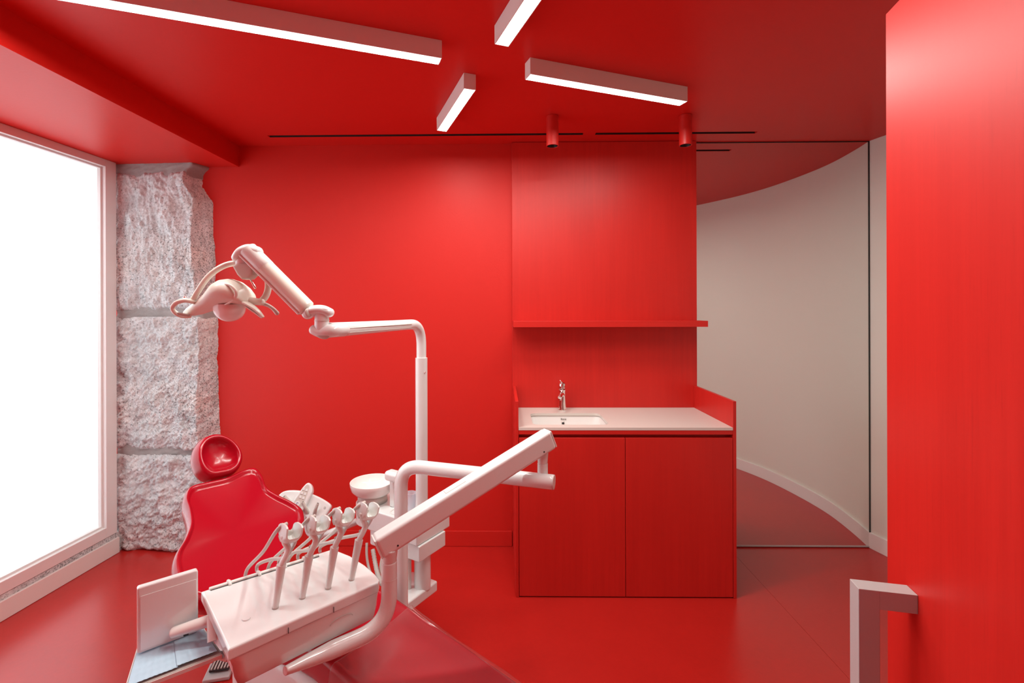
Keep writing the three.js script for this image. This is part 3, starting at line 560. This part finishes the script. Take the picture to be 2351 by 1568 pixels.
// side tray with a folded paper towel
const TR = 0.552;
{
  const c = [[510, 1502], [283, 1590], [316, 1481], [468, 1440]].map(([x, y]) => atHeight(x, y, TR));
  const quad = (k, y0, y1) => flat(c.map((p) => { const m = c.reduce((s, v) => s.clone().add(v), V()).multiplyScalar(0.25); return [m.x + (p.x - m.x) * k, m.z + (p.z - m.z) * k]; }), y0, y1);
  mesh('side_tray', quad(1.0, TR - 0.011, TR - 0.001), M.plastic, con);
  mesh('tray_mat', quad(0.975, TR - 0.001, TR), M.greyPlastic, con);
  mesh('tray_bracket', sweep([c[0].clone().lerp(c[3], 0.45).lerp(c[1], 0.15).setY(TR - 0.02), c[0].clone().lerp(c[3], 0.45).setY(TR - 0.02), fromLocal(0.06, 0.16, TR - 0.016)], [0.03, 0.008], { straight: true, seg: 6, rad: 16 }), M.plastic, con);
  const pt = thing('paper_towel', 'pale blue folded paper towel on the console side tray', 'paper towel', [c[0].x, TR, c[0].z]);
  const P4 = c.map((p) => p.clone().setY(0));
  const on = (u, v, k = 1) => P4[1].clone().lerp(P4[0], u).lerp(P4[2].clone().lerp(P4[3], u), v).sub(V(c[0].x, 0, c[0].z));
  const sheet = (u0, u1, v0, v1, lift, mat, name) => { const f = (i, j, s) => { const u = u0 + ((u1 - u0) * i) / 30, v = v0 + ((v1 - v0) * j) / 24, p = on(u, v); const wave = 0.0022 * fbm(u * 5, v * 5, lift * 90, 3) + (j === 0 ? 0.0006 * Math.sin(i * 2.1) : 0); return V(p.x, lift + 0.0034 + wave + s, p.z); }; return mesh(name, mergeGeometries([grid(30, 24, (i, j) => f(i, j, 0)), grid(30, 24, (i, j) => f(i, j, -0.0008))]), mat, pt); };
  sheet(0.03, 0.53, 0.05, 0.985, 0.003, M.paper, 'folded_half'); sheet(0.52, 0.955, 0.06, 0.96, 0.0055, M.paper, 'folded_half');
  mesh('tray_end', grid(8, 10, (i, j) => { const a = atDepth(476 + 30 * (j / 10), 1452 + 42 * (j / 10), 1.362 - 0.055 * (j / 10)), b = atDepth(492 + 26 * (j / 10), 1424 + 70 * (j / 10), 1.35 - 0.05 * (j / 10)); return a.lerp(b, i / 8); }), M.lacquer, con);
}
// arms: elbow under the console, sprung box arm, tube arm, post
{
  const ARMH = 0.90, r = 0.0255;
  const post = V(-0.388, 0, -1.85), tubeEnd = atHeight(1262, 1106, ARMH), bend = V(post.x, ARMH, post.z);
  const dir = tubeEnd.clone().sub(bend).normalize();
  mesh('post', sweep(filleted([V(post.x, 0.31, post.z), bend, tubeEnd.clone().addScaledVector(dir, 0.012)], 0.085, 12), r, { straight: true, seg: 160, rad: 32 }), M.lacquer, con);
  mesh('tube_cap', sweep([tubeEnd.clone().addScaledVector(dir, 0.010), tubeEnd.clone().addScaledVector(dir, 0.016)], r * 0.96, { straight: true, seg: 2, rad: 28 }), M.plastic, con);
  const jx = atHeight(1246, 1100, ARMH), armR = atDepth(1247, 1015, -jx.z), armL = atDepth(882, 1245, 1.45);
  mesh('pivot', mergeGeometries([between(jx.clone().setY(ARMH), jx.clone().setY(ARMH + 0.055), 0.0185), between(jx.clone().setY(ARMH + 0.055), jx.clone().setY(ARMH + 0.057), 0.0165), between(jx.clone().setY(ARMH + 0.057), V(jx.x, armR.y - 0.03, jx.z), 0.0172, 0.021)]), M.lacquer, con);
  // box arm: axis from armL to armR, a little longer than its pivots
  const ad = armR.clone().sub(armL).normalize(), s0 = armL.clone().addScaledVector(ad, -0.022), s1 = armR.clone().addScaledVector(ad, 0.03), L = s1.distanceTo(s0);
  const side = ad.clone().cross(UP).normalize(), upv = side.clone().cross(ad).normalize();
  mesh('spring_arm', new RoundedBoxGeometry(L, 0.068, 0.056, 5, 0.0105).applyMatrix4(basis(ad, upv, side, s0.clone().lerp(s1, 0.5))), M.lacquer, con);
  mesh('arm_end', new RoundedBoxGeometry(0.006, 0.062, 0.05, 3, 0.0028).applyMatrix4(basis(ad, upv, side, s0.clone().addScaledVector(ad, -0.001))), M.plastic, con);
  mesh('arm_end', new RoundedBoxGeometry(0.006, 0.062, 0.05, 3, 0.0028).applyMatrix4(basis(ad, upv, side, s1.clone().addScaledVector(ad, 0.001))), M.plastic, con);
  mesh('arm_plug', new RoundedBoxGeometry(0.075, 0.003, 0.024, 3, 0.0014).applyMatrix4(basis(ad, upv, side, s0.clone().addScaledVector(ad, L * 0.43).addScaledVector(upv, 0.0342))), M.plastic, con);
  for (const p of [s0.clone().addScaledVector(ad, 0.052), s1.clone().addScaledVector(ad, -0.052)]) mesh('arm_screw', new THREE.CylinderGeometry(0.0028, 0.0028, 0.002, 14).rotateX(Math.PI / 2).applyMatrix4(basis(ad, upv, side, p.clone().addScaledVector(side, 0.028).addScaledVector(upv, -0.018))), M.dark, con);
  // elbow tube running under the console
  const e0 = armL.clone().addScaledVector(ad, 0.016), eTop = V(e0.x, armL.y - 0.025, e0.z);
  const eb = atDepth(889, 1440, -e0.z + 0.0), u1 = atHeight(742, 1505, 0.525), u2 = atHeight(655, 1540, 0.535);
  mesh('elbow_head', sweep([V(e0.x, armL.y - 0.02, e0.z), V(e0.x, armL.y - 0.062, e0.z)], (t) => [0.030 - 0.008 * t, 0.026 - 0.004 * t], { straight: true, seg: 8, rad: 28, up: ad }), M.lacquer, con);
  const path = filleted([V(e0.x, armL.y - 0.06, e0.z), V(e0.x, 0.545, e0.z), V(u1.x, 0.53, u1.z), V(u2.x, 0.535, u2.z)], 0.10, 14);
  mesh('elbow_tube', sweep(path, (t) => { const k = Math.min(1, Math.max(0, (t - 0.72) / 0.28)); return [0.0235 - 0.004 * k, 0.0235 - 0.012 * k]; }, { straight: true, seg: 120, rad: 28, round: 0.2, up: V(1, 0, 0), twist: 0 }), M.lacquer, con);
  mesh('elbow_ring', between(V(e0.x, armL.y - 0.112, e0.z), V(e0.x, armL.y - 0.109, e0.z), 0.0239), M.plastic, con);
}

// ============================================================ dental unit with spittoon
const C1 = atDepth(957, 1257, 2.0), UB = 0.511, DECK = 0.605;
const U = (a, w, h) => C1.clone().addScaledVector(A, -a).addScaledVector(Wd, w).setY(h);
const unit = thing('dental_unit', 'white dental water unit with a round spittoon bowl behind the chair', 'dental unit', [0, 0, 0]);
const unitSlab = (outline, h0, h1, bev) => {     // outline in (a, w)
  const m = basis(A.clone().negate(), Wd, UP, V(C1.x, h0, C1.z));
  let o = outline; const g = plate(o, h1 - h0, bev); return g.applyMatrix4(m);
};
{
  const round = (a0, a1, w0, w1, r0, r1, n = 10) => { const o = []; for (const [cx, cy, r, st] of [[a1 - r1, w0 + r1, r1, -90], [a1 - r1, w1 - r1, r1, 0], [a0 + r0, w1 - r0, r0, 90], [a0 + r0, w0 + r0, r0, 180]]) for (let i = 0; i <= n; i++) { const t = ((st + (90 * i) / n) * Math.PI) / 180; o.push([cx + r * Math.cos(t), cy + r * Math.sin(t)]); } return o; };
  mesh('water_body', unitSlab(round(0, 0.425, 0, 0.222, 0.006, 0.09), UB, DECK, 0.006), M.lacquer, unit);
  mesh('under_body', unitSlab(round(-0.008, 0.30, 0.006, 0.18, 0.004, 0.03), 0.446, UB - 0.0005, 0.003), M.lacquer, unit);
  // spittoon
  const b = U(0.34, 0.075, 0), at = (p) => new THREE.LatheGeometry(p.map(([r, y]) => new THREE.Vector2(r, y)), 56).translate(b.x, 0, b.z);
  mesh('spittoon_base', at([[0.0, DECK + 0.001], [0.068, DECK + 0.001], [0.067, 0.628], [0.062, 0.645], [0, 0.645]]), M.greyRubber, unit);
  const bowl = mesh('spittoon_bowl', at([[0.0, 0.634], [0.05, 0.635], [0.078, 0.644], [0.095, 0.662], [0.1015, 0.683], [0.1025, 0.697], [0.1005, 0.699], [0.098, 0.697], [0.094, 0.680], [0.075, 0.655], [0.045, 0.646], [0.012, 0.642], [0.011, 0.638], [0, 0.638]]), M.whiteCeramic, unit);
  mesh('drain', new THREE.CylinderGeometry(0.011, 0.011, 0.002, 20).translate(b.x, 0.6435, b.z), M.dark, bowl);
  // cup filler: a hooded post
  const f = U(0.215, 0.085, 0);
  mesh('filler_post', new RoundedBoxGeometry(0.026, 0.14, 0.03, 3, 0.006).applyMatrix4(basis(A, UP, Wd.clone().negate(), V(f.x, DECK + 0.07, f.z))), M.lacquer, unit);
  mesh('filler_hood', new RoundedBoxGeometry(0.088, 0.046, 0.055, 5, 0.018).applyMatrix4(basis(A, UP, Wd.clone().negate(), V(f.x, DECK + 0.137, f.z).addScaledVector(A, 0.004))), M.lacquer, unit);
  const ringC = U(0.155, 0.05, DECK + 0.001);
  mesh('cup_rest', new THREE.TorusGeometry(0.032, 0.003, 10, 36).rotateX(Math.PI / 2).translate(ringC.x, ringC.y, ringC.z), M.plastic, unit);
  // column, second post and the slab that ties it to the chair
  const col = atHeight(970, 1344, 0.30);
  mesh('column', between(V(col.x, 0.295, col.z), V(col.x, 0.447, col.z), 0.036, 0.036, 40), M.lacquer, unit);
  const pp = atHeight(938, 1350, 0.30);
  mesh('supply_pipe', between(V(pp.x, 0.295, pp.z), V(pp.x, 0.447, pp.z), 0.0125), M.plastic, unit);
  const s0 = atHeight(1005, 1333, 0.30), mid = s0.clone().addScaledVector(A, -0.075);
  mesh('link_slab', new RoundedBoxGeometry(0.15, 0.046, 0.36, 4, 0.008).applyMatrix4(basis(A, UP, Wd.clone().negate(), mid.clone().addScaledVector(Wd, -0.18).setY(0.277))), M.lacquer, unit);
  const ft = mid.clone().addScaledVector(Wd, -0.26);
  mesh('link_leg', new RoundedBoxGeometry(0.13, 0.252, 0.17, 4, 0.02).applyMatrix4(basis(A, UP, Wd.clone().negate(), ft.setY(0.1275))), M.plastic, unit);
  // hoses under the body
  const hose = (pts, r, n) => mesh(n, sweep(pts.map(([x, y, d]) => atDepth(x, y, d)), r, { seg: 40, rad: 12 }), M.greyPlastic, unit);
  hose([[842, 1246, 2.12], [842, 1275, 2.10], [846, 1300, 2.08], [856, 1330, 2.04]], 0.0055, 'hose');
  hose([[856, 1262, 2.12], [862, 1295, 2.08], [868, 1320, 2.04], [878, 1342, 2.0]], (t) => 0.0095 + 0.0012 * Math.sin(t * 150), 'corrugated_hose');
  hose([[876, 1280, 2.1], [873, 1302, 2.07], [877, 1318, 2.05], [886, 1319, 2.04]], 0.004, 'hose');
  // assistant's panel on its arm
  const pan = new THREE.Group(); pan.name = 'assistant_panel'; unit.add(pan);
  const pn = V(0.1, 0.45, 0.89).normalize(), po = atDepth(700, 1150, 2.26), px = V(1, 0, 0).addScaledVector(pn, -pn.x).normalize(), py = pn.clone().cross(px), pm = basis(px, py, pn, po);
  const on = ([x, y], lift = 0) => { const q = atPlane(x, y, po.clone().addScaledVector(pn, lift), pn).sub(po); return [q.dot(px), q.dot(py)]; };
  const piece = (n, pts, z0, z1, bev, mat) => mesh(n, plate(smoothLoop(pts.map((p) => on(p, z1)), 60), z1 - z0, bev).translate(0, 0, z0).applyMatrix4(pm), mat, pan);
  piece('holder_plate', [[638, 1140], [650, 1128], [690, 1126], [722, 1136], [750, 1151], [760, 1161], [755, 1172], [742, 1192], [728, 1204], [700, 1186], [662, 1160]], -0.035, 0, 0.008, M.lacquer);
  piece('keypad', [[706, 1108], [713, 1111], [717, 1126], [709, 1146], [694, 1172], [678, 1176], [669, 1162], [686, 1130]], -0.01, 0.026, 0.007, M.lacquer);
  piece('keypad_foil', [[706, 1112], [710, 1117], [705, 1135], [692, 1162], [680, 1170], [673, 1160], [690, 1131]], 0.0258, 0.0270, 0.0003, M.greyRubber);
  for (let r = 0; r < 3; r++) for (let c = 0; c < 2; c++) { const [x, y] = on([697 + c * 7 - r * 3.6, 1123 + r * 9 + c * 2.4], 0.027); mesh('key', new RoundedBoxGeometry(0.010, 0.011, 0.003, 2, 0.001).translate(x, y, 0.0275).applyMatrix4(pm), M.lacquer, pan); }
  { const [x, y] = on([683, 1156], 0.027); mesh('round_key', new THREE.CylinderGeometry(0.012, 0.012, 0.002, 24).rotateX(Math.PI / 2).translate(x, y, 0.0275).applyMatrix4(pm), M.lacquer, pan); mesh('key_print', new THREE.TorusGeometry(0.004, 0.0009, 6, 16, 4.6).translate(x - 0.001, y, 0.0288).applyMatrix4(pm), M.ink, pan); }
  const nozzle = (x0, y0, x1, y1, r, n, l = 0.03) => { const [a, b] = on([x0, y0], 0.02), [c, d] = on([x1, y1], 0); mesh(n, sweep([V(a, b, 0.03), V((a + c) / 2, (b + d) / 2, 0.02), V(c, d, -0.002)], (t) => r * (1 + 0.5 * t), { seg: 14, rad: 16 }).applyMatrix4(pm), M.greyRubber, pan); mesh('bore', sweep([V(a, b, 0.030), V(a + (a - c) * 0.03, b + (b - d) * 0.03, 0.0304)], r * 0.6, { straight: true, seg: 1, rad: 12 }).applyMatrix4(pm), M.dark, pan); };
  nozzle(654, 1140, 665, 1155, 0.0085, 'suction_holder'); nozzle(697, 1153, 706, 1176, 0.0065, 'suction_holder'); nozzle(731, 1156, 722, 1180, 0.006, 'syringe_holder');
  { const [x, y] = on([746, 1166], 0); mesh('panel_print', new THREE.TorusGeometry(0.004, 0.0007, 6, 16).translate(x, y, 0.0005).applyMatrix4(pm), M.inkGrey, pan); }
  mesh('panel_arm', sweep([atDepth(705, 1185, 2.30), atDepth(712, 1222, 2.30), atDepth(740, 1228, 2.28), U(0.40, 0.11, 0.50), U(0.28, 0.11, 0.50)], [0.024, 0.016], { seg: 40, rad: 20, round: 0.6 }), M.lacquer, pan);
}
// drinking cup beside the lamp pole
{
  const p = atHeight(943, 1175, DECK), cup = tag(mesh('plastic_cup', new THREE.LatheGeometry([[0.0, 0.001], [0.0185, 0.001], [0.0195, 0.004], [0.0250, 0.082], [0.0262, 0.083], [0.0262, 0.0845], [0.0246, 0.0842], [0.0186, 0.003], [0, 0.003]].map(([r, y]) => new THREE.Vector2(r, y)), 40), M.clearCup), 'translucent plastic drinking cup on the dental unit', 'cup');
  cup.position.set(p.x, DECK + 0.0005, p.z);
}

// ============================================================ operating lamp
{
  const lamp = thing('operating_lamp', 'cream dental operating lamp on a tall white pole with two arms', 'dental lamp', [0, 0, 0]);
  const base = atDepth(968, 1000, 2.1), HH = 1.434, E1 = atHeight(755, 758, HH);
  mesh('pole_sleeve', between(V(base.x, DECK + 0.001, base.z), V(base.x, 1.286, base.z), 0.0262, 0.0262, 40), M.lacquer, lamp);
  const route = filleted([V(base.x, 1.24, base.z), V(base.x, HH, base.z), V(E1.x, HH, E1.z)], 0.115, 14);
  mesh('lower_arm', sweep(route, (t) => 0.0212 + 0.0025 * Math.min(1, Math.max(0, (t - 0.5) * 2)), { straight: true, seg: 140, rad: 32 }), M.lacquer, lamp);
  mesh('sleeve_screw', new THREE.SphereGeometry(0.004, 12, 8).translate(base.x + 0.018, 1.225, base.z + 0.0195), M.chrome, lamp);
  const dir = V(E1.x - base.x, 0, E1.z - base.z).normalize(), sideD = V(dir.z, 0, -dir.x); if (sideD.dot(V(0.4, 0, 1)) < 0) sideD.negate();
  for (const k of [0.15, -0.5]) { const off = sideD.clone().multiplyScalar(0.0234 * Math.cos(k)).setY(0.0234 * Math.sin(k)); mesh('arm_groove', sweep([V(base.x, HH, base.z).addScaledVector(dir, 0.13).add(off), E1.clone().addScaledVector(dir, -0.04).add(off)], 0.0012, { straight: true, seg: 4, rad: 8 }), M.greyRubber, lamp); }
  // knuckles
  const D1 = -E1.z, hp = (x, y, d = D1) => atDepth(x, y, d);
  mesh('lower_knuckle', sweep([hp(788, 757, D1 + 0.04), hp(762, 759), hp(740, 762), hp(720, 757)], (t) => [0.0245 + 0.005 * Math.sin(t * 3) - 0.006 * t, 0.022 + 0.002 * Math.sin(t * 3) - 0.007 * t], { seg: 24, rad: 28, round: 0.8 }), M.lacquer, lamp);
  mesh('knuckle_cap', ballSurface(0, 0, 0, 0.026, 0.0125, 0.009).applyMatrix4(basis(V(0.93, -0.3, 0.2).normalize(), V(0.3, 0.9, -0.2).normalize(), V(0.1, -0.15, 0.98).normalize(), hp(739, 768, D1 - 0.014))), M.greyPlastic, lamp);
  mesh('swivel_neck', between(hp(739, 760), hp(739, 718), 0.0225, 0.021, 32), M.lacquer, lamp);
  mesh('swivel_ring', between(hp(739, 737), hp(739, 736), 0.0229, 0.0229, 32), M.greyRubber, lamp);
  mesh('upper_knuckle', sweep([hp(757, 718), hp(740, 712), hp(718, 714), hp(706, 720)], (t) => [0.021 + 0.008 * Math.sin(Math.PI * t), 0.0145 + 0.004 * t], { seg: 24, rad: 28, round: 0.9 }), M.lacquer, lamp);
  mesh('knuckle_cap', ballSurface(0, 0, 0, 0.023, 0.007, 0.016).applyMatrix4(basis(V(0.95, -0.25, 0.1).normalize(), V(0.2, 0.95, 0.2).normalize(), V(-0.1, -0.15, 0.98).normalize(), hp(741, 707, D1 - 0.008))), M.plastic, lamp);
  mesh('knuckle_cap', ballSurface(0, 0, 0, 0.006, 0.0145, 0.012).applyMatrix4(basis(V(0.8, 0.25, 0.5).normalize(), V(-0.2, 0.96, 0).normalize(), V(-0.5, -0.1, 0.85).normalize(), hp(708, 718, D1 - 0.022))), M.greyRubber, lamp);
  const a0 = hp(703, 708), a1 = hp(572, 577, 1.5), ad = a1.clone().sub(a0).normalize(), sd = V(-0.72, -0.69, 0).normalize();
  mesh('upper_arm', sweep([a0, a1], (t) => [0.029, 0.027], { straight: true, seg: 20, rad: 32, round: 0.3 }), M.cream, lamp);
  mesh('arm_sleeve', sweep([a1.clone().addScaledVector(ad, -0.075), a1.clone().addScaledVector(ad, 0.005)], [0.0297, 0.0277], { straight: true, seg: 4, rad: 32 }), M.plastic, lamp);
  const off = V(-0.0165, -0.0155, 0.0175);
  mesh('arm_glint_strip', sweep([a0.clone().add(off), a1.clone().addScaledVector(ad, 0.01).add(off)], [0.0065, 0.005], { straight: true, seg: 6, rad: 14, round: 0.6 }), M.frame, lamp);  // the window glint along the arm, built as a pale strip
  const q = (x, y, dz = 0) => atDepth(x, y, 1.5 - dz);
  mesh('end_knuckle', sweep([q(590, 580), q(572, 574), q(556, 580), q(546, 592)], (t) => [0.024 + 0.004 * Math.sin(3 * t), 0.0195 - 0.003 * t], { seg: 24, rad: 28, round: 0.9 }), M.lacquer, lamp);
  mesh('head_swivel', between(q(556, 586), q(556, 611), 0.0205, 0.0195, 32), M.lacquer, lamp);
  mesh('head_ring', between(q(556, 595), q(556, 596), 0.021, 0.021, 32), M.greyRubber, lamp);
  // yoke and its hub
  const head = new THREE.Group(); head.name = 'lamp_head'; lamp.add(head);
  mesh('yoke', sweep([q(441, 691, 0.03), q(455, 668, 0.028), q(476, 638, 0.02), q(500, 618, 0.01), q(524, 607), q(552, 604), q(580, 607), q(600, 617, -0.01), q(613, 637, -0.02), q(616, 658, -0.025), q(611, 678, -0.02), q(599, 694, -0.01)], (t) => [0.0075 + 0.002 * Math.sin(Math.PI * t), 0.0085 + 0.002 * t], { seg: 90, rad: 18, round: 0.6 }), M.cream, head);
  mesh('yoke_hub', (() => { const o = q(565, 622), l = [[541, 612], [556, 604], [584, 607], [588, 618], [587, 632], [578, 641], [562, 642], [552, 632]].map(([x, y]) => { const p = q(x, y).sub(o); return [p.x, p.y]; }); return plate(l, 0.044, 0.007).translate(o.x, o.y, o.z - 0.022); })(), M.greyRubber, head);
  mesh('switch', sweep([q(574, 640), q(586, 661, 0.004)], (t) => 0.0022 + 0.0014 * t, { straight: true, seg: 6, rad: 12, round: 0.8 }), M.chrome, head);
  // shell
  const st = [[423, 714, 722, 0.006], [432, 706, 726, 0.016], [446, 697, 727, 0.026], [460, 688, 724, 0.034], [475, 677, 719, 0.044], [489, 663, 715, 0.054], [501, 649, 711, 0.062], [514, 642, 708, 0.068], [530, 640, 705, 0.071], [545, 645, 703, 0.070], [558, 655, 702, 0.064], [568, 667, 701, 0.054], [574, 680, 700, 0.036], [576.5, 688, 698, 0.006]];
  mesh('shell', grid(36, st.length - 1, (i, j) => { const [x, t, b, dp] = st[j], th = (i / 36) * 2 * Math.PI, c = q(x, (t + b) / 2), hgt = (((b - t) / 2) * 1.5) / FOCAL; const s = Math.sin(th), k = Math.cos(th); return V(c.x, c.y + hgt * s * (s < 0 ? 0.9 : 1), c.z + dp * Math.sign(k) * Math.pow(Math.abs(k), 0.85)); }, true), M.cream, head);
  mesh('shell_ridge', sweep([q(500, 652, 0.045), q(530, 656, 0.060), q(543, 672, 0.062), q(533, 690, 0.05), q(508, 704, 0.038)], (t) => 0.002 + 0.003 * Math.sin(Math.PI * t), { seg: 30, rad: 12, round: 0.6 }), M.cream, head);
  mesh('grip_loop', sweep([q(444, 693, 0.03), q(424, 690, 0.05), q(404, 696, 0.055), q(396, 708, 0.052), q(404, 719, 0.046), q(420, 725, 0.03), q(436, 724, 0.012)], (t) => [0.0085 - 0.002 * Math.sin(Math.PI * t), 0.0068], { seg: 50, rad: 16, round: 0.6 }), M.cream, head);
  mesh('loop_pad', sweep([q(409, 720, 0.054), q(420, 722, 0.05), q(433, 724, 0.04)], [0.005, 0.0042], { seg: 14, rad: 14, round: 0.8 }), M.greyPlastic, head);
  mesh('loop_screw', ballSurface(0, 0, 0, 0.005, 0.005, 0.005, 14).translate(...q(424, 683, 0.04).toArray()), M.chrome, head);
  mesh('tail', sweep([q(566, 690), q(584, 692), q(602, 694)], (t) => [0.017 - 0.004 * t, 0.0125 - 0.002 * t], { seg: 14, rad: 20, round: 0.6 }), M.cream, head);
  mesh('tail_fin', sweep([q(566, 696, 0.03), q(582, 706, 0.035), q(594, 716, 0.035), q(604, 728, 0.033)], (t) => [0.022 - 0.015 * t, 0.006 - 0.002 * t], { seg: 20, rad: 18, round: 0.5, up: V(0.6, 0.75, 0) }), M.cream, head);
  mesh('fin_insert', sweep([q(568, 704, 0.03), q(584, 716, 0.032), q(601, 729, 0.03)], (t) => [0.014 - 0.009 * t, 0.003], { seg: 16, rad: 14, round: 0.5, up: V(0.6, 0.75, 0) }), M.whiteCeramic, head);
  mesh('grip_rod', sweep([q(600, 696, -0.01), q(615, 701, -0.01), q(627, 709, -0.005), q(636, 719, 0)], (t) => 0.0068 - 0.0015 * Math.sin(Math.PI * t), { seg: 24, rad: 16, round: 0.9 }), M.greyRubber, head);
  mesh('light_bowl', (() => { const c = q(527, 708), rx = (34 * 1.5) / FOCAL, ry = (32 * 1.5) / FOCAL; return new THREE.SphereGeometry(1, 40, 20, 0, Math.PI * 2, Math.PI * 0.42, Math.PI * 0.58).scale(rx, ry, 0.046).translate(c.x, c.y + 0.002, c.z); })(), M.whiteCeramic, head);
}

// foot pedal on the floor beside the chair base
{
  const p = atHeight(486, 1549, 0), ped = thing('foot_pedal', 'small steel foot pedal with ribbed black top beside the white base', 'foot pedal', [p.x, 0, p.z], 0.25);
  mesh('plate', rbox(0.10, 0.016, 0.10, 0.005, 0.03, 0.0085, 0.0), M.steel, ped);
  mesh('tread', rbox(0.075, 0.010, 0.06, 0.004, 0.032, 0.026, -0.01), M.dark, ped);
  for (let i = 0; i < 6; i++) mesh('rib', box(0.006, 0.004, 0.056, 0.004 + i * 0.012, 0.0325, -0.01), M.greyPlastic, ped);
  mesh('spring_stem', cyl(0.012, 0.012, 0.006, 0.03, 0.0158, -0.01, 16), M.chrome, ped);
}

renderer.render(scene, camera);
